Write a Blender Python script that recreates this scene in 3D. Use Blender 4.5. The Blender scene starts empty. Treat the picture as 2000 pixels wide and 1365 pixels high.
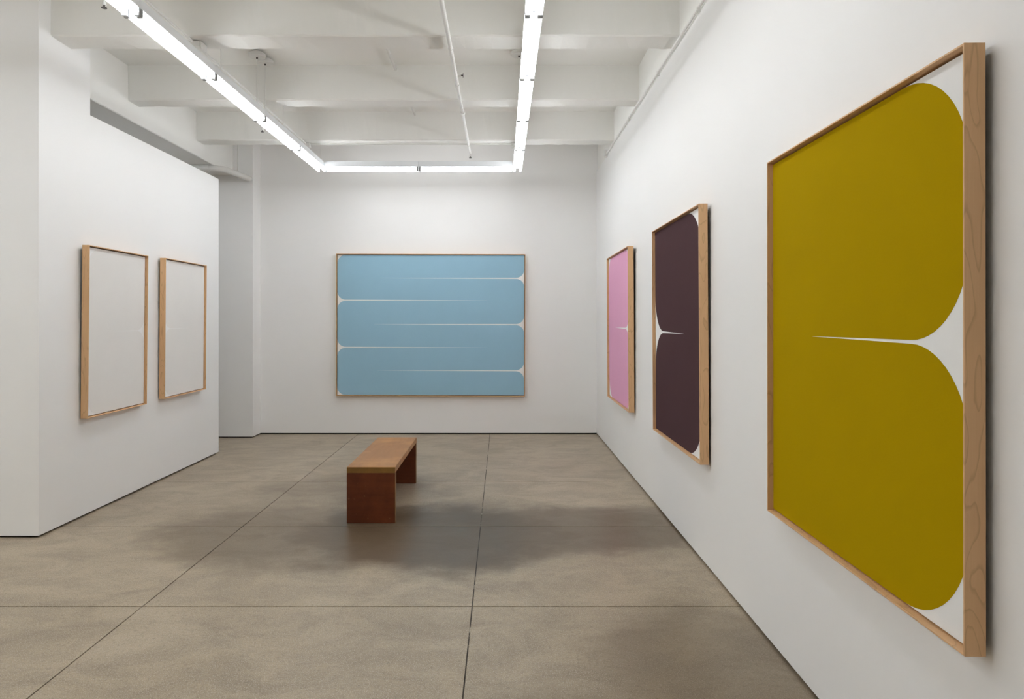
import bpy, bmesh, math, random
from mathutils import Vector, Matrix
from mathutils.geometry import tessellate_polygon

random.seed(7)
S = bpy.context.scene
COL = S.collection
EYE = 1.66                                   # camera height above the floor

# ------------------------------------------------------------------ camera
cam_d = bpy.data.cameras.new('camera')
cam = bpy.data.objects.new('camera', cam_d)
COL.objects.link(cam)
cam.location = (0, 0, EYE)
cam.rotation_euler = (math.pi / 2, 0, 0)     # level, looking along +Y
cam_d.sensor_width = 36
cam_d.lens = 1415 / 2000 * 36
cam_d.shift_x = 0.010
cam_d.shift_y = -0.02925
cam_d.clip_start = 0.02
S.camera = cam

# ------------------------------------------------------------------ world, exposure
W = bpy.data.worlds.new('world')
S.world = W
W.use_nodes = True
W.node_tree.nodes['Background'].inputs[0].default_value = (0.8, 0.85, 0.9, 1)
W.node_tree.nodes['Background'].inputs[1].default_value = 0.05
TUBE_STRENGTH = 12.0                         # the fluorescent tubes are the only lamps of the room
vs = S.view_settings
vs.view_transform = 'Standard'
vs.look = 'None'
vs.exposure = 0.31
vs.gamma = 1.0
vs.use_curve_mapping = False
S.cycles.max_bounces = 8
S.cycles.diffuse_bounces = 6
S.cycles.adaptive_threshold = 0.05
S.cycles.glossy_bounces = 3
S.cycles.transmission_bounces = 0
S.cycles.caustics_reflective = False
S.cycles.sample_clamp_indirect = 8
S.cycles.use_light_tree = False

# ------------------------------------------------------------------ material helpers
def nt(name):
    m = bpy.data.materials.new(name)
    m.use_nodes = True
    t = m.node_tree
    return m, t, t.nodes['Principled BSDF']

def N(t, kind, **kw):
    n = t.nodes.new(kind)
    for k, v in kw.items():
        if k in n.inputs.keys() if hasattr(n.inputs, 'keys') else False:
            n.inputs[k].default_value = v
        else:
            setattr(n, k, v)
    return n

def L(t, a, b):
    t.links.new(a, b)

def ramp(t, src, stops):
    r = t.nodes.new('ShaderNodeValToRGB')
    e = r.color_ramp.elements
    e[0].position, e[0].color = stops[0][0], tuple(stops[0][1]) + (1,)
    e[1].position, e[1].color = stops[-1][0], tuple(stops[-1][1]) + (1,)
    for p, c in stops[1:-1]:
        q = e.new(p)
        q.color = tuple(c) + (1,)
    L(t, src, r.inputs[0])
    return r.outputs[0]

def mix(t, fac, a, b, mode='MIX'):
    m = t.nodes.new('ShaderNodeMix')
    m.data_type = 'RGBA'
    m.blend_type = mode
    for sock, v in ((m.inputs[0], fac), (m.inputs[6], a), (m.inputs[7], b)):
        if isinstance(v, (int, float)):
            sock.default_value = v
        elif isinstance(v, tuple):
            sock.default_value = v if len(v) == 4 else v + (1,)
        else:
            L(t, v, sock)
    return m.outputs[2]

def math_n(t, op, a, b=None, c=None):
    m = t.nodes.new('ShaderNodeMath')
    m.operation = op
    for i, v in enumerate((a, b, c)):
        if v is None:
            continue
        if isinstance(v, (int, float)):
            m.inputs[i].default_value = v
        else:
            L(t, v, m.inputs[i])
    return m.outputs[0]

def coords(t, scale=(1, 1, 1), rand=False):
    tc = t.nodes.new('ShaderNodeTexCoord')
    mp = t.nodes.new('ShaderNodeMapping')
    mp.inputs['Scale'].default_value = scale
    L(t, tc.outputs['Object'], mp.inputs['Vector'])
    if rand:
        oi = t.nodes.new('ShaderNodeObjectInfo')
        cb = t.nodes.new('ShaderNodeCombineXYZ')
        v = math_n(t, 'MULTIPLY', oi.outputs['Random'], 37.0)
        for i in range(3):
            L(t, v, cb.inputs[i])
        L(t, cb.outputs[0], mp.inputs['Location'])
    return mp.outputs[0]

def noise(t, vec, scale, detail=4, rough=0.55, dist=0.0):
    n = t.nodes.new('ShaderNodeTexNoise')
    n.inputs['Scale'].default_value = scale
    n.inputs['Detail'].default_value = detail
    n.inputs['Roughness'].default_value = rough
    n.inputs['Distortion'].default_value = dist
    L(t, vec, n.inputs['Vector'])
    return n.outputs['Fac']

def bump(t, bsdf, h, strength, dist=0.01):
    b = t.nodes.new('ShaderNodeBump')
    b.inputs['Strength'].default_value = strength
    b.inputs['Distance'].default_value = dist
    L(t, h, b.inputs['Height'])
    L(t, b.outputs[0], bsdf.inputs['Normal'])

def plain(name, col, rough=0.5, metal=0.0, spec=0.5):
    m, t, b = nt(name)
    n = noise(t, coords(t), 9, 3)
    c = mix(t, n, tuple(x * 0.96 for x in col), tuple(min(1, x * 1.04) for x in col))
    L(t, c, b.inputs['Base Color'])
    b.inputs['Roughness'].default_value = rough
    b.inputs['Metallic'].default_value = metal
    b.inputs['Specular IOR Level'].default_value = spec
    return m

def wall_paint(name, col, rough=0.55, bumpy=0.05, scale=120, lump=0.0):
    m, t, b = nt(name)
    v = coords(t)
    n = noise(t, v, 1.3, 3)
    c = mix(t, n, tuple(x * 0.985 for x in col), tuple(min(1, x * 1.015) for x in col))
    L(t, c, b.inputs['Base Color'])
    b.inputs['Roughness'].default_value = rough
    b.inputs['Specular IOR Level'].default_value = 0.25
    if lump:
        bump(t, b, noise(t, v, 11, 3, 0.6), bumpy, 0.01)
    return m

M = {}
M['wall'] = wall_paint('white_wall_paint', (0.925, 0.922, 0.915))
M['ceil'] = wall_paint('painted_concrete', (0.895, 0.89, 0.86), 0.6, 0.12, 60, 1.0)
M['backing'] = plain('dark_stained_backing', (0.035, 0.018, 0.010), 0.8)  # dark colour stands in for the shade inside the float gap
M['gap'] = plain('dark_gap', (0.018, 0.014, 0.011), 0.9)  # near-black strips paint in the shade under the walls
M['whitemetal'] = plain('white_enamel', (0.86, 0.88, 0.90), 0.35)
M['holder'] = plain('lampholder_plastic', (0.38, 0.385, 0.39), 0.4)
M['pipe'] = plain('white_painted_pipe', (0.80, 0.795, 0.77), 0.45)
M['darkmetal'] = plain('dark_metal', (0.09, 0.08, 0.075), 0.4, 0.6)
M['ground'] = plain('gessoed_canvas', (0.92, 0.92, 0.915), 0.7, 0, 0.2)

def tube_mat():
    m, t, b = nt('fluorescent_tube')
    b.inputs['Base Color'].default_value = (0.9, 0.9, 0.9, 1)
    b.inputs['Emission Color'].default_value = (0.955, 0.98, 1.0, 1)
    b.inputs['Emission Strength'].default_value = TUBE_STRENGTH
    return m
M['tube'] = tube_mat()

def canvas_paint(name, col):
    m, t, b = nt(name)
    v = coords(t)
    n = noise(t, v, 2.0, 4)
    w = noise(t, v, 700, 2)
    c = mix(t, n, tuple(x * 0.96 for x in col), tuple(min(1, x * 1.04) for x in col))
    c = mix(t, w, c, mix(t, 0.12, c, (0, 0, 0)))
    L(t, c, b.inputs['Base Color'])
    b.inputs['Roughness'].default_value = 0.9
    b.inputs['Specular IOR Level'].default_value = 0.03
    return m

def maple(name):
    m, t, b = nt(name)
    v = coords(t, (1, 1, 1), True)
    # growth rings: a slowly drifting field cut into contour lines
    mp = t.nodes.new('ShaderNodeMapping')
    mp.inputs['Scale'].default_value = (13, 13, 2.6)
    L(t, v, mp.inputs['Vector'])
    f = noise(t, mp.outputs[0], 1.0, 1.5, 0.5, 0.35)
    fr = math_n(t, 'FRACT', math_n(t, 'MULTIPLY', f, 7.0))
    line = ramp(t, fr, [(0.0, (1, 1, 1)), (0.80, (0.96, 0.96, 0.96)), (0.95, (0.25, 0.14, 0.09)), (1.0, (1, 1, 1))])
    mp2 = t.nodes.new('ShaderNodeMapping')
    mp2.inputs['Scale'].default_value = (160, 160, 6)
    L(t, v, mp2.inputs['Vector'])
    fib = noise(t, mp2.outputs[0], 1.0, 4)
    base = mix(t, fib, (0.73, 0.455, 0.245), (0.82, 0.54, 0.30))
    big = noise(t, mp.outputs[0], 0.5, 2)
    base = mix(t, math_n(t, 'MULTIPLY', big, 0.35), base, (0.66, 0.37, 0.165))
    c = mix(t, 0.24, base, line, 'MULTIPLY')
    L(t, c, b.inputs['Base Color'])
    b.inputs['Roughness'].default_value = 0.45
    b.inputs['Specular IOR Level'].default_value = 0.35
    return m
M['maple'] = maple('maple_wood')

def bench_wood(name, a, bcol, gloss, grain):
    m, t, b = nt(name)
    v = coords(t, grain)
    s = noise(t, v, 1.0, 6, 0.6, 0.4)
    v2 = coords(t)
    big = noise(t, v2, 3.0, 4, 0.6)
    c = mix(t, s, a, bcol)
    c = mix(t, ramp(t, big, [(0.45, (0, 0, 0)), (0.72, (0.55, 0.55, 0.55))]), c, tuple(min(1, x * 1.5) for x in bcol))
    sp = noise(t, v2, 38, 2, 0.5)
    c = mix(t, ramp(t, sp, [(0.72, (0, 0, 0)), (0.80, (0.22, 0.22, 0.22))]), c, (0.36, 0.2, 0.1))
    L(t, c, b.inputs['Base Color'])
    b.inputs['Roughness'].default_value = gloss
    b.inputs['Specular IOR Level'].default_value = 0.3
    bump(t, b, s, 0.06, 0.004)
    return m
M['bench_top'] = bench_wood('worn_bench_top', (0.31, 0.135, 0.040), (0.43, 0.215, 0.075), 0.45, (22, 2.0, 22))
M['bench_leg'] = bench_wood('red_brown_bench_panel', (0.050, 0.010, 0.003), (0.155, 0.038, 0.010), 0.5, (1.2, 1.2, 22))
M['bench_edge'] = bench_wood('bench_edge_band', (0.16, 0.075, 0.016), (0.22, 0.11, 0.026), 0.4, (3, 3, 40))

def concrete():
    m, t, b = nt('worn_concrete_slab')
    v = coords(t)
    sep = t.nodes.new('ShaderNodeSeparateXYZ')
    L(t, v, sep.inputs[0])
    n1 = noise(t, v, 0.9, 6, 0.62, 0.6)
    n2 = noise(t, coords(t, (1, 1.5, 1)), 2.3, 8, 0.72, 0.7)
    n3 = noise(t, v, 55, 5, 0.7)
    n4 = noise(t, v, 190, 2, 0.5)
    c = ramp(t, n1, [(0.28, (0.355, 0.28, 0.188)), (0.5, (0.415, 0.335, 0.23)), (0.72, (0.475, 0.392, 0.28))])
    c = mix(t, ramp(t, n2, [(0.42, (0.0, 0.0, 0.0)), (0.66, (0.8, 0.8, 0.8))]), c, (0.262, 0.205, 0.145))
    c = mix(t, ramp(t, n2, [(0.22, (0.5, 0.5, 0.5)), (0.38, (0, 0, 0))]), c, (0.52, 0.432, 0.31))
    # fine aggregate
    c = mix(t, ramp(t, n3, [(0.34, (0.5, 0.5, 0.5)), (0.50, (0, 0, 0))]), c, (0.17, 0.137, 0.10))
    c = mix(t, ramp(t, n4, [(0.54, (0, 0, 0)), (0.64, (0.75, 0.75, 0.75))]), c, (0.62, 0.56, 0.47))
    # the slabs were cast apart: a slight tone of their own
    oi = t.nodes.new('ShaderNodeObjectInfo')
    c = mix(t, math_n(t, 'MULTIPLY', oi.outputs['Random'], 0.12), c, (0.22, 0.185, 0.14))
    # dark polished stain round the bench: rounded patches with a ragged outline
    wob = noise(t, v, 1.7, 5, 0.6)
    wob2 = noise(t, v, 6.0, 4, 0.6)
    wv = math_n(t, 'ADD', math_n(t, 'MULTIPLY', math_n(t, 'SUBTRACT', wob, 0.5), 1.0),
                math_n(t, 'MULTIPLY', math_n(t, 'SUBTRACT', wob2, 0.5), 0.35))
    mask = None
    for (px, py, rx, ry, k) in ((-0.55, 5.62, 1.35, 0.90, 1.0), (0.55, 5.75, 1.25, 0.70, 0.85), (-1.75, 5.65, 0.95, 0.85, 0.7),
                             (-1.5, 7.1, 1.0, 0.7, 0.45), (1.1, 5.9, 0.7, 0.55, 0.7), (1.1, 3.35, 0.75, 0.8, 0.5), (0.35, 2.9, 0.5, 0.4, 0.3)):
        dx = math_n(t, 'DIVIDE', math_n(t, 'SUBTRACT', sep.outputs[0], px), rx)
        dy = math_n(t, 'DIVIDE', math_n(t, 'SUBTRACT', sep.outputs[1], py), ry)
        d = math_n(t, 'SQRT', math_n(t, 'ADD', math_n(t, 'MULTIPLY', dx, dx), math_n(t, 'MULTIPLY', dy, dy)))
        d = math_n(t, 'ADD', d, wv)
        mr = t.nodes.new('ShaderNodeMapRange')
        mr.interpolation_type = 'SMOOTHSTEP'
        mr.inputs[1].default_value = 1.22
        mr.inputs[2].default_value = 0.66
        mr.inputs[3].default_value = 0.0
        mr.inputs[4].default_value = k
        L(t, d, mr.inputs[0])
        mask = mr.outputs[0] if mask is None else math_n(t, 'MAXIMUM', mask, mr.outputs[0])
    c = mix(t, math_n(t, 'MULTIPLY', mask, 0.88), c, (0.098, 0.063, 0.034))
    # a few chips and paint drops
    vor = t.nodes.new('ShaderNodeTexVoronoi')
    vor.inputs['Scale'].default_value = 2.1
    L(t, v, vor.inputs['Vector'])
    sizes = noise(t, v, 3.0, 1)
    chip = math_n(t, 'LESS_THAN', vor.outputs['Distance'], math_n(t, 'MULTIPLY', math_n(t, 'SUBTRACT', sizes, 0.46), 0.10))
    c = mix(t, math_n(t, 'MULTIPLY', chip, 0.6), c, (0.50, 0.45, 0.37))
    L(t, c, b.inputs['Base Color'])
    r = math_n(t, 'ADD', math_n(t, 'MULTIPLY', n2, 0.18), 0.30)
    r = math_n(t, 'SUBTRACT', r, math_n(t, 'MULTIPLY', mask, 0.07))
    L(t, r, b.inputs['Roughness'])
    b.inputs['Specular IOR Level'].default_value = 0.34
    return m
M['concrete'] = concrete()

def joint_mat():
    m, t, b = nt('floor_joint_filler')
    n = noise(t, coords(t), 3.5, 5, 0.7)
    c = ramp(t, n, [(0.44, (0.055, 0.045, 0.036)), (0.56, (0.13, 0.11, 0.088)), (0.64, (0.5, 0.46, 0.38))])
    L(t, c, b.inputs['Base Color'])
    b.inputs['Roughness'].default_value = 0.8
    return m
M['joint'] = joint_mat()

# ------------------------------------------------------------------ mesh helpers
def link(o, parent=None):
    COL.objects.link(o)
    if parent is not None:
        o.parent = parent
    return o

def finish(name, bm, mat, parent=None, smooth=False, bevel=0.0):
    if bevel:
        bmesh.ops.bevel(bm, geom=list(bm.edges), offset=bevel, segments=1, affect='EDGES')
    bmesh.ops.recalc_face_normals(bm, faces=bm.faces)
    me = bpy.data.meshes.new(name)
    bm.to_mesh(me)
    bm.free()
    me.materials.append(M[mat])
    if smooth:
        for p in me.polygons:
            p.use_smooth = True
        try:
            me.set_sharp_from_angle(angle=math.radians(40))
        except Exception:
            pass
    return link(bpy.data.objects.new(name, me), parent)

def add_box(bm, x0, x1, y0, y1, z0, z1):
    vs_ = [bm.verts.new(p) for p in ((x0, y0, z0), (x1, y0, z0), (x1, y1, z0), (x0, y1, z0),
                                     (x0, y0, z1), (x1, y0, z1), (x1, y1, z1), (x0, y1, z1))]
    for f in ((0, 3, 2, 1), (4, 5, 6, 7), (0, 1, 5, 4), (1, 2, 6, 5), (2, 3, 7, 6), (3, 0, 4, 7)):
        bm.faces.new([vs_[i] for i in f])

def box(name, x0, x1, y0, y1, z0, z1, mat, parent=None, bevel=0.0):
    bm = bmesh.new()
    add_box(bm, x0, x1, y0, y1, z0, z1)
    return finish(name, bm, mat, parent, False, bevel)

def add_tube(bm, pts, r, seg=12, cap=True):
    """round bar along a polyline"""
    rings = []
    pts = [Vector(p) for p in pts]
    up = Vector((0, 0, 1))
    for i, p in enumerate(pts):
        a = pts[max(0, i - 1)]
        b = pts[min(len(pts) - 1, i + 1)]
        d = (b - a).normalized()
        s = d.cross(up)
        if s.length < 1e-3:
            s = Vector((1, 0, 0))
        s.normalize()
        u = s.cross(d).normalized()
        rr = r[i] if isinstance(r, (list, tuple)) else r
        rings.append([bm.verts.new(p + (s * math.cos(2 * math.pi * k / seg) + u * math.sin(2 * math.pi * k / seg)) * rr) for k in range(seg)])
    for a, b in zip(rings, rings[1:]):
        for k in range(seg):
            bm.faces.new((a[k], a[(k + 1) % seg], b[(k + 1) % seg], b[k]))
    if cap:
        bm.faces.new(list(reversed(rings[0])))
        bm.faces.new(rings[-1])

def tube(name, pts, r, mat, parent=None, seg=12):
    bm = bmesh.new()
    add_tube(bm, pts, r, seg)
    return finish(name, bm, mat, parent, True)

def lathe(name, prof, mat, parent=None, seg=24, loc=(0, 0, 0)):
    """profile of (radius, z), closed top and bottom"""
    bm = bmesh.new()
    rings = [[bm.verts.new((loc[0] + r * math.cos(2 * math.pi * k / seg), loc[1] + r * math.sin(2 * math.pi * k / seg), loc[2] + z)) for k in range(seg)] for r, z in prof]
    for a, b in zip(rings, rings[1:]):
        for k in range(seg):
            bm.faces.new((a[k], a[(k + 1) % seg], b[(k + 1) % seg], b[k]))
    bm.faces.new(rings[0])
    bm.faces.new(rings[-1])
    return finish(name, bm, mat, parent, True)

def tag(o, label, cat, group=None):
    o['label'] = label
    o['category'] = cat
    if group:
        o['group'] = group
    return o

def struct(o, label=None):
    o['kind'] = 'structure'
    if label:
        o['label'] = label
        o['category'] = o.name.split('_')[0]
    return o

def thing(name, loc, label, cat, group=None, rot=(0, 0, 0)):
    o = bpy.data.objects.new(name, None)
    o.empty_display_size = 0.1
    link(o)
    o.location = loc
    o.rotation_euler = rot
    return tag(o, label, cat, group)

# ------------------------------------------------------------------ the room
XR = 1.3745            # face of right wall
XRU = 1.389            # bare wall above it, set back a little
XL = -3.519            # face of left partition
YB = 10.49             # face of back wall
YRET = 5.505           # return wall left of the partition
ZB = EYE + 2.212       # underside of the ceiling beams
ZC = EYE + 2.569       # ceiling
XG = -3.772            # face of the long girder
GAP = 0.017            # dark reveal under the drywall
YF = -3.6
XFL = -8.6

floor = struct(box('floor', XFL - .1, 1.6, YF - .1, YB + .2, -0.12, -0.004, 'joint'), 'worn grey-brown concrete floor cast in large slabs')
xs = [XFL - .1, -5.893, -3.986, -2.079, -0.171, 1.6]
ys = [YF - .1, -2.29, -0.67, 0.95, 2.57, 4.19, 5.81, 7.43, YB + .2]
J = 0.0036
for i in range(len(xs) - 1):
    for j in range(len(ys) - 1):
        box('slab', xs[i] + (J if i else 0), xs[i + 1] - (J if i < len(xs) - 2 else 0), ys[j] + J, ys[j + 1] - J, -0.004, 0.0, 'concrete', floor)

ceiling = struct(box('ceiling', XFL, 1.6, YF, YB + .1, ZC, ZC + 0.15, 'ceil'), 'white painted concrete ceiling with deep beams')

def beam(y0, y1, x0, x1, zb, seed):
    """cast beam with slightly uneven arrises"""
    rnd = random.Random(seed)
    bm = bmesh.new()
    n = 70
    rows = []
    prof = [(y0, ZC + .02), (y0, zb + .012), (y0 + .012, zb), (y1 - .012, zb), (y1, zb + .012), (y1, ZC + .02)]
    drift = [0, 0]
    for k in range(n + 1):
        x = x0 + (x1 - x0) * k / n
        row = []
        for q, (y, z) in enumerate(prof):
            jy = rnd.uniform(-.003, .003) if 0 < q < 5 else 0
            jz = rnd.uniform(-.003, .003) if 0 < q < 5 else 0
            row.append(bm.verts.new((x, y + jy, z + jz)))
        rows.append(row)
    for a, b in zip(rows, rows[1:]):
        for q in range(5):
            bm.faces.new((a[q], a[q + 1], b[q + 1], b[q]))
    bm.faces.new(rows[0])
    bm.faces.new(rows[-1])
    return finish('ceiling_beam', bm, 'ceil', ceiling)

for k, (a, b_, xl) in enumerate(((0.74, 1.02, XFL), (2.38, 2.66, XFL), (4.02, 4.30, XFL), (5.655, 5.932, XL), (7.312, 7.541, XG), (8.945, 9.182, XG))):
    beam(a, b_, xl, XRU, ZB, 11 + k)
struct(box('trim_6', XG - .48, XG, YRET + .14, 10.168, EYE + 2.022, ZC, 'ceil', None, 0.008), 'long white girder above the left partition')

struct(box('wall_back', XL - .2, XRU + .2, YB, YB + .12, GAP, ZC + .02, 'wall'), 'white back wall behind the blue painting')
struct(box('wall_right', XR, XR + .16, YF, YB, GAP, EYE + 2.135, 'wall'), 'long white right wall hung with three paintings')
struct(box('wall_right_upper', XRU, XRU + .16, YF, YB, EYE + 2.135, ZC + .02, 'ceil'), 'bare white strip of wall above the right wall conduit')

bm = bmesh.new()                                   # partition: low run with a tall end
zt = EYE + 1.746
out = [(YRET, GAP), (9.006, GAP), (9.006, zt), (6.194, zt), (6.194, ZC), (YRET, ZC)]
f0 = [bm.verts.new((XL, y, z)) for y, z in out]
f1 = [bm.verts.new((XL - .15, y, z)) for y, z in out]
bm.faces.new(f0)
bm.faces.new(list(reversed(f1)))
for i in range(6):
    bm.faces.new((f0[i], f1[i], f1[(i + 1) % 6], f0[(i + 1) % 6]))
struct(finish('wall_left', bm, 'wall'), 'white left partition, stepped at its top, hung with two pale paintings')
struct(box('wall_left_return', XFL, XL - .15, YRET, YRET + .14, GAP, ZC, 'wall'), 'white return wall at the left edge')
struct(box('wall_back_pier', XFL, -3.493, 10.168, YB, GAP, ZC, 'wall'), 'white pier beside the back wall')
struct(box('wall_far_left', XFL - .12, XFL, YF, YB, GAP, ZC, 'wall'), 'white wall of the side space')
struct(box('wall_front', XFL, XR, YF - .12, YF, GAP, ZC, 'wall'), 'white wall behind the viewer')

for k, (x0, x1, y0, y1) in enumerate(((XR + .03, XR + .15, YF, YB), (XL - .2, XR, YB + .03, YB + .1), (XL - .14, XL - .03, YRET + .03, 8.99),
                                      (XFL, XL - .05, YRET + .03, YRET + .12), (XFL, -3.52, 10.195, YB))):
    struct(box('trim_%d' % (k + 1), x0, x1, y0, y1, 0.0, GAP, 'gap'), 'dark strip painted as the shade in the gap at the foot of the %s' % ('right wall', 'back wall', 'left partition', 'return wall', 'pier')[k])

# ------------------------------------------------------------------ paintings
def arc(cx_, cz_, r, a0, a1, n=14):
    return [(cx_ + r * math.cos(math.radians(a0 + (a1 - a0) * i / n)), cz_ + r * math.sin(math.radians(a0 + (a1 - a0) * i / n))) for i in range(n + 1)]

def field_outline(w, h, corners, cuts):
    """colour field of a w x h canvas. corners: radii (tl, tr, br, bl); cuts: (side, z, length, radius, half thickness).
    Walked clockwise from the top left; x from 0 to w, z from 0 to h."""
    tl, tr, br, bl = corners
    P = []
    P += arc(tl, h - tl, tl, 180, 90) if tl else [(0, h)]
    P += arc(w - tr, h - tr, tr, 90, 0) if tr else [(w, h)]
    for side, z, ln, r, th in sorted([c for c in cuts if c[0] == 'R'], key=lambda c: -c[1]):
        P += arc(w - r, z + th + r, r, 0, -90)
        P += [(w - ln, z + 0.0004), (w - ln, z - 0.0004)]
        P += arc(w - r, z - th - r, r, 90, 0)
    P += arc(w - br, br, br, 0, -90) if br else [(w, 0)]
    P += arc(bl, bl, bl, -90, -180) if bl else [(0, 0)]
    for side, z, ln, r, th in sorted([c for c in cuts if c[0] == 'L'], key=lambda c: c[1]):
        P += arc(r, z - th - r, r, 180, 90)
        P += [(ln, z - 0.0004), (ln, z + 0.0004)]
        P += arc(r, z + th + r, r, -90, -180)
    return P

def painting(label, loc, yaw, tilt, roll, w, h, col, corners, cuts, field_label):
    """origin: middle of the lower back edge; local x to the right, y into the wall"""
    t = thing('framed_painting', loc, label, 'painting', None, (tilt, roll, yaw))
    D, FW, RC, G = 0.060, 0.0065, 0.026, 0.007      # depth, face width, canvas recess, float gap
    def rail(length, x, z, horiz):
        bm = bmesh.new()
        if horiz:
            add_box(bm, 0, FW, -D, 0, -length / 2, length / 2)
        else:
            add_box(bm, 0, FW, -D, 0, -length / 2, length / 2)
        o = finish('frame_rail', bm, 'maple', t, False, 0.0008)
        return o
    o = rail(h, 0, 0, False); o.location = (-w / 2, 0, h / 2)
    o = rail(h, 0, 0, False); o.location = (w / 2 - FW, 0, h / 2)
    o = rail(w - 2 * FW, 0, 0, True); o.rotation_euler = (0, math.pi / 2, 0); o.location = (0, 0, h)
    o = rail(w - 2 * FW, 0, 0, True); o.rotation_euler = (0, math.pi / 2, 0); o.location = (0, 0, FW)
    box('backing_board', -w / 2 + FW, w / 2 - FW, -0.012, -0.004, FW, h - FW, 'backing', t)
    cw, ch = w - 2 * (FW + G), h - 2 * (FW + G)
    cv = box('canvas', -cw / 2, cw / 2, -D + RC, -0.012, FW + G, h - FW - G, 'ground', t, 0.001)
    # the painted colour field, a skin of paint lying on the canvas
    P = field_outline(cw - .002, ch - .002, corners, cuts)
    ox, oz, yf, th = -cw / 2 + .001, FW + G + .001, -D + RC - 0.0002, 0.0006
    tris = tessellate_polygon([[Vector((x, z, 0)) for x, z in P]])
    bm = bmesh.new()
    A = [bm.verts.new((ox + x, yf - th, oz + z)) for x, z in P]
    B = [bm.verts.new((ox + x, yf, oz + z)) for x, z in P]
    for a, b_, c in tris:
        try:
            bm.faces.new((A[a], A[b_], A[c]))
        except ValueError:
            pass
    for i in range(len(P)):
        j = (i + 1) % len(P)
        bm.faces.new((A[i], A[j], B[j], B[i]))
    fo = finish('paint_field', bm, col, cv)
    fo['label'] = field_label
    return t

M['p_blue'] = canvas_paint('blue_paint', (0.365, 0.595, 0.75))
M['p_olive'] = canvas_paint('olive_yellow_paint', (0.46, 0.305, 0.0008))
M['p_plum'] = canvas_paint('dark_plum_paint', (0.095, 0.053, 0.058))
M['p_pink'] = canvas_paint('pink_paint', (0.86, 0.45, 0.645))
M['p_cream'] = canvas_paint('cream_paint', (0.91, 0.893, 0.868))

# back wall
s = 1415 / 10.43
bx0, bx1 = (656 - 980) / s, (1025.3 - 980) / s
bz0, bz1 = EYE + (624 - 773.8) / s, EYE + (624 - 496) / s
bw, bh = bx1 - bx0, bz1 - bz0
rr = 0.118
painting('wide pale blue painting with thin white slits, in a wood frame on the back wall', ((bx0 + bx1) / 2, YB - .003, bz0), 0, 0.004, 0.003, bw, bh, 'p_blue',
         (rr, 0, 0, rr), [('R', bh - .022 - .338, 2.10, rr, .0085), ('L', bh - .022 - .660, 2.16, rr, .0085), ('R', bh - .022 - 1.005, 2.16, rr, .0085),
                          ('L', bh - .022 - 1.34, 2.16, rr, .0085), ('R', bh - .022 - 1.672, 2.12, rr, .0085)], 'pale blue colour field')

def right_painting(label, dn, df, Wd, H, Xn, Xf, zc, tilt, col, corners, cuts, fl):
    yaw = -math.pi / 2 + math.atan2(Xf - Xn, df - dn) * -1
    xm = (Xn + Xf) / 2 + 0.060
    # the height centre keeps its distance; the foot rests nearer the wall
    return painting(label, (xm + tilt * H / 2, (dn + df) / 2, zc - H / 2), yaw, tilt, 0, Wd, H, col, corners, cuts, fl)

right_painting('large olive yellow painting with a white slit, nearest on the right wall', 2.023, 3.572, 1.549, 1.715, 1.292, 1.308, 1.576, 0.001, 'p_olive',
               (0, .34, .34, 0), [('R', .855, 1.06, .30, .006)], 'olive yellow colour field')
right_painting('dark plum painting with a white slit, middle one on the right wall', 4.755, 6.275, 1.52, 1.714, 1.296, 1.304, 1.564, 0.006, 'p_plum',
               (0, .36, .36, 0), [('L', .835, .98, .30, .008)], 'dark plum colour field')
right_painting('pink painting in a maple frame, farthest on the right wall', 7.42, 8.99, 1.57, 1.708, 1.294, 1.306, 1.561, 0.006, 'p_pink',
               (.22, .28, .28, .26), [('R', .845, 1.03, .31, .008)], 'pink colour field')

def left_painting(label, dn, df, Wd, H, Xn, Xf, zc, tilt, corners, cuts):
    yaw = math.pi / 2 + math.atan2(Xf - Xn, df - dn) * -1
    xm = (Xn + Xf) / 2 - 0.060
    return painting(label, (xm - tilt * H / 2, (dn + df) / 2, zc - H / 2), yaw, tilt, 0, Wd, H, 'p_cream', corners, cuts, 'cream colour field')

left_painting('cream painting, the nearer of two on the left partition', 6.030, 7.060, 1.03, 1.446, -3.439, -3.451, 1.559, 0.010,
              (.2, 0, 0, .2), [('R', .705, .60, .14, .003)])
left_painting('cream painting, the farther of two, beside the end of the left partition', 7.412, 8.458, 1.046, 1.445, -3.442, -3.448, 1.569, 0.007,
              (.2, 0, 0, .2), [('L', .705, .60, .17, .003)])

# ------------------------------------------------------------------ bench
b = thing('bench', (-1.066, 6.65, 0), 'low brown wooden bench standing on the concrete floor', 'bench')
BL, BW, BH, BT, PT = 1.49, 0.396, 0.458, 0.050, 0.065
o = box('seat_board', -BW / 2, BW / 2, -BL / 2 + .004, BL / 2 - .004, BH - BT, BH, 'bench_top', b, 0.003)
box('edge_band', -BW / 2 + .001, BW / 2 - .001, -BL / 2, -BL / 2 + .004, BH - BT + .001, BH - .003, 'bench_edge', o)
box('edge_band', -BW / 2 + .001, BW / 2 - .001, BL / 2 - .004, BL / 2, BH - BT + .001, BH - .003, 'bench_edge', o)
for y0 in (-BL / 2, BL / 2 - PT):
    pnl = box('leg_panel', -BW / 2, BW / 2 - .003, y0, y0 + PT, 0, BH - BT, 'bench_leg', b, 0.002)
    box('edge_band', BW / 2 - .003, BW / 2 - .0005, y0 + .002, y0 + PT - .002, 0.001, BH - BT - .001, 'bench_edge', pnl)

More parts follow.
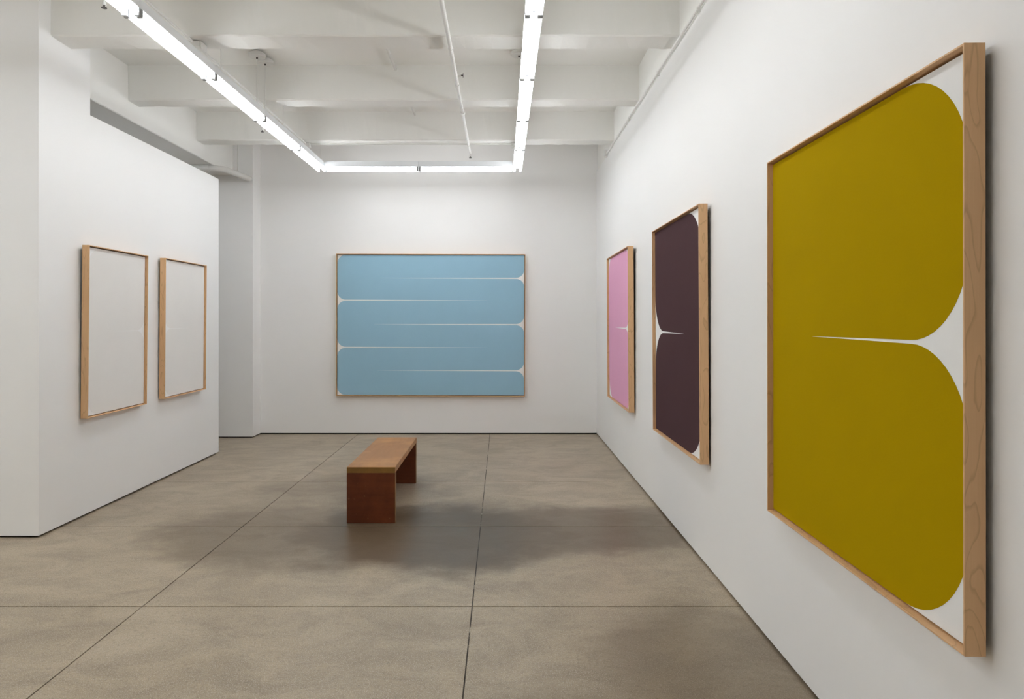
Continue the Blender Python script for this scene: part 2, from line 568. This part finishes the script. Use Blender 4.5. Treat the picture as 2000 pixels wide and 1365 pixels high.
# ------------------------------------------------------------------ fluorescent strip lights
ZT = EYE + 1.955          # tube axis
FL = 1.22
XA, XBt = -2.36, 0.205    # the two long rows
def make_fixture():
    """local y along the strip, origin at the middle of the tubes"""
    t = bpy.data.objects.new('strip_light', None)
    t.empty_display_size = 0.1
    bm = bmesh.new()
    prof = [(-.056, .028), (-.056, .040), (-.045, .100), (.045, .100), (.056, .040), (.056, .028)]
    f0 = [bm.verts.new((x, -FL / 2 + .002, z)) for x, z in prof]
    f1 = [bm.verts.new((x, FL / 2 - .002, z)) for x, z in prof]
    bm.faces.new(f0); bm.faces.new(list(reversed(f1)))
    for i in range(6):
        bm.faces.new((f0[i], f1[i], f1[(i + 1) % 6], f0[(i + 1) % 6]))
    parts = [finish('housing', bm, 'whitemetal')]
    for s_ in (-1, 1):
        parts.append(tube('fluorescent_tube', [(s_ * .040, -FL / 2 + .028, 0), (s_ * .040, FL / 2 - .028, 0)], 0.0165, 'tube', None, 8))
        for e in (-1, 1):
            bm = bmesh.new()
            y = e * (FL / 2 - .017)
            add_box(bm, s_ * .040 - .0175, s_ * .040 + .0175, y - .011, y + .011, -.024, .030)
            parts.append(finish('lampholder', bm, 'holder', None, False, 0.002))
    bm = bmesh.new()
    add_box(bm, -.011, .011, -FL / 2 + .03, -FL / 2 + .052, .020, .029)
    parts.append(finish('cover_clip', bm, 'holder', None, False, 0.002))
    for p in parts:
        p.parent = t
    return t, parts

proto, proto_parts = make_fixture()
first = [True]
def fixture(x, y, rz, label):
    if first[0]:
        o = proto
        COL.objects.link(o)
        first[0] = False
    else:
        o = proto.copy()
        COL.objects.link(o)
        for p in proto_parts:
            c = p.copy()
            COL.objects.link(c)
            c.parent = o
    o.location = (x, y, ZT)
    o.rotation_euler = (0, 0, rz)
    tag(o, label, 'strip light', 'white twin-tube strip lights hung under the beams')

order = ['first', 'second', 'third', 'fourth', 'fifth', 'sixth', 'seventh', 'eighth', 'ninth', 'tenth']
YE = 9.506
for k in range(7):
    for x, side in ((XA, 'left'), (XBt, 'right')):
        if side == 'right' and k > 5:
            continue                         # the right row is shorter
        fixture(x, YE - FL * (k + .5), 0, 'white twin-tube strip light, %s from the back corner in the %s row' % (order[k], side))
xm = (XA + XBt) / 2
fixture(xm - FL / 2, YE - .056, math.pi / 2, 'white twin-tube strip light, left half of the cross row before the back wall')
fixture(xm + FL / 2, YE - .056, math.pi / 2, 'white twin-tube strip light, right half of the cross row before the back wall')

for x, nm in ((-4.9, 'near'), (-6.3, 'middle'), (-7.7, 'far')):     # unseen rows added in the side space to raise the overall brightness
    for k in range(5):
        fixture(x, 4.95 - FL * (k + .5), 0, 'added unseen strip light, %s from the return wall in the %s side-space row' % (order[k], nm))
for k in range(2):                           # unseen pair added behind the partition to brighten the pier
    fixture(-4.75, 9.3 - FL * (k + .5), 0, 'added unseen strip light behind the left partition, %s from the pier' % order[k])

# hangers of the lights
ZH = ZT + 0.100
def canopy(x, y, label):
    t = thing('light_hanger', (x, y, ZC), label, 'light hanger', 'round ceiling canopies with thin rods')
    lathe('canopy', [(.040, 0.0), (.055, -.010), (.060, -.022), (.078, -.024), (.080, -.030), (.080, -.052), (.074, -.058)], 'pipe', t, 28)
    lathe('cord_grip', [(.009, -.058), (.009, -.072), (.006, -.074)], 'darkmetal', t, 10)
    tube('rod', [(0, 0, -.074), (0, 0, ZH - ZC)], 0.0055, 'pipe', t, 8)
canopy(-2.345, 6.94, 'round white canopy with rod, the nearer of two above the left light row')
canopy(-2.325, 7.12, 'round white canopy with rod, the farther of two above the left light row')
canopy(0.165, 6.90, 'round white canopy with rod, half hidden beside the right light row')
for x, y, lb in ((XA + .01, 6.06, 'thin wire hanging the left light row just behind the nearest visible beam'), (XA + .05, 7.66, 'thin wire hanging the left light row behind the second beam'),
                 (XA + .01, 9.42, 'thin wire hanging the left light row at its back corner'), (XBt, 6.06, 'thin wire hanging the right light row just behind the nearest visible beam'),
                 (XBt, 7.66, 'thin wire hanging the right light row behind the second beam'), (XBt, 9.42, 'thin wire hanging the right light row at its back corner')):
    tag(tube('hanger_wire', [(x, y, ZH), (x, y, ZC)], 0.0035, 'pipe', None, 6), lb, 'wire', 'thin wires hanging the light rows')

# ------------------------------------------------------------------ pipes and conduits
def sprinkler_head(t, x, y, z, dirv):
    d = Vector(dirv)
    p = Vector((x, y, z))
    bm = bmesh.new()
    add_tube(bm, [p, p + d * .03], 0.011, 8)
    add_tube(bm, [p + d * .03, p + d * .036], 0.016, 8)
    h = finish('sprinkler_head', bm, 'pipe', t, True)
    bm = bmesh.new()
    add_tube(bm, [p + d * .036, p + d * .052], 0.006, 8)
    add_tube(bm, [p + d * .052, p + d * .056], 0.019, 10)
    finish('deflector', bm, 'darkmetal', h, True)

t = thing('sprinkler_pipe', (0, 0, 0), 'white sprinkler pipe running under the beams left of the right light row', 'pipe')
zp, xp = EYE + 2.170, -0.410
tube('pipe', [(xp, YF + .1, zp), (xp, 6.70, zp)], 0.0175, 'pipe', t)
tube('pipe', [(xp, 6.70, zp), (xp, 9.46, zp)], 0.0145, 'pipe', t)
for y in (6.70, 7.60):
    tube('coupling', [(xp, y - .03, zp), (xp, y + .03, zp)], 0.024, 'pipe', t)
for y in (2.52, 4.16, 5.80, 7.43, 9.00):
    bm = bmesh.new()
    add_tube(bm, [(xp, y, zp - .006), (xp, y, ZB - .004)], 0.004, 6)
    add_tube(bm, [(xp, y - .008, zp), (xp, y + .008, zp)], 0.021, 12)
    finish('pipe_clip', bm, 'pipe', t, True)
sprinkler_head(t, xp + .012, 6.44, zp, (1, 0, 0))
sprinkler_head(t, xp, 9.46, zp - .005, (0, 0, -1))

t = thing('sprinkler_pipe', (0, 0, 0), 'white sprinkler pipe half hidden above the left light row', 'pipe')
zp, xp = EYE + 2.170, -2.600
tube('pipe', [(xp, YF + .1, zp), (xp, 8.19, zp)], 0.0145, 'pipe', t)
for y in (4.92, 8.17):
    tube('branch', [(xp, y, zp), (xp - .10, y, zp)], 0.012, 'pipe', t)
    sprinkler_head(t, xp - .10, y, zp, (0, 0, -1))
for y in (4.16, 5.80, 7.43):
    tube('pipe_clip', [(xp, y, zp - .004), (xp, y, ZB - .004)], 0.004, 'pipe', t, 6)

t = thing('conduit', (0, 0, 0), 'thin white conduit running along the left light row under the beams', 'conduit')
zc_, xc = EYE + 2.197, -2.445
tube('conduit_run', [(xc, YF + .1, zc_), (xc, 5.72, zc_)], 0.0095, 'pipe', t, 8)
tube('conduit_run', [(xc, 5.86, zc_), (xc, 9.03, zc_)], 0.0095, 'pipe', t, 8)
box('junction_box', xc - .045, xc + .055, 5.73, 5.85, ZB - .055, ZB - .004, 'pipe', t, 0.004)
box('box_cover', xc + .055, xc + .066, 5.735, 5.845, ZB - .066, ZB - .004, 'pipe', t, 0.002)
box('junction_box', xc - .02, xc + .05, 9.03, 9.10, ZB - .055, ZB - .004, 'pipe', t, 0.004)
t = thing('conduit', (0, 0, 0), 'thin white conduit crossing under the farthest beam between the light rows', 'conduit')
tube('conduit_run', [(xc + .05, 9.075, zc_), (0.115, 9.075, zc_)], 0.0095, 'pipe', t, 8)
box('junction_box', 0.115, 0.165, 9.04, 9.11, ZB - .060, ZB - .004, 'pipe', t, 0.004)
for x in (-1.8, -0.75):
    tube('conduit_clip', [(x - .01, 9.075, zc_), (x + .01, 9.075, zc_)], 0.013, 'pipe', t, 8)

t = thing('conduit', (0, 0, 0), 'thin white conduit fixed along the top of the right wall', 'conduit')
zr, xr = EYE + 2.156, XR - .013
tube('conduit_run', [(xr, YF + .1, zr), (xr, 9.38, zr)], 0.0105, 'pipe', t, 8)
box('end_box', xr - .03, xr + .012, 9.38, 9.45, zr - .045, zr + .05, 'pipe', t, 0.004)
for y in (2.4, 4.1, 5.02, 6.32, 7.75):
    bm = bmesh.new()
    add_tube(bm, [(xr, y - .012, zr), (xr, y + .012, zr)], 0.0135, 10)
    add_box(bm, xr - .004, XR, y - .01, y + .01, zr - .030, zr - .010)
    finish('conduit_clip', bm, 'pipe', t, True)

t = thing('conduit', (0, 0, 0), 'short stretch of white conduit close under the ceiling between the beams', 'conduit')
tube('conduit_run', [(-1.07, YF + .1, EYE + 2.525), (-1.07, 8.95, EYE + 2.525)], 0.014, 'pipe', t, 10)

t = thing('drain_pipe', (0, 0, 0), 'thick white drain pipe bending under the girder into the pier', 'pipe')
zq = EYE + 1.975
pts = [(-5.2, 9.46, zq + .01), (-3.80, 9.46, zq)]
for k in range(1, 9):
    a = math.radians(80 * k / 8)
    pts.append((-3.80 + .17 * math.sin(a), 9.46 + .17 * (1 - math.cos(a)), zq))
pts.append((-3.545, 10.168, zq))
tube('pipe', pts, 0.040, 'pipe', t, 16)
tube('coupling', [(-3.90, 9.46, zq), (-3.82, 9.46, zq)], 0.047, 'pipe', t, 16)
bm = bmesh.new()
add_tube(bm, [(-3.60, 9.86, zq), (-3.597, 9.885, zq)], 0.046, 16)
add_box(bm, -3.606, -3.594, 9.865, 9.880, zq + .035, zq + .085)
finish('hanger_ring', bm, 'pipe', t, True)
tube('hanger_rod', [(-3.60, 9.873, zq + .085), (-3.60, 9.873, ZC)], 0.006, 'pipe', t, 8)
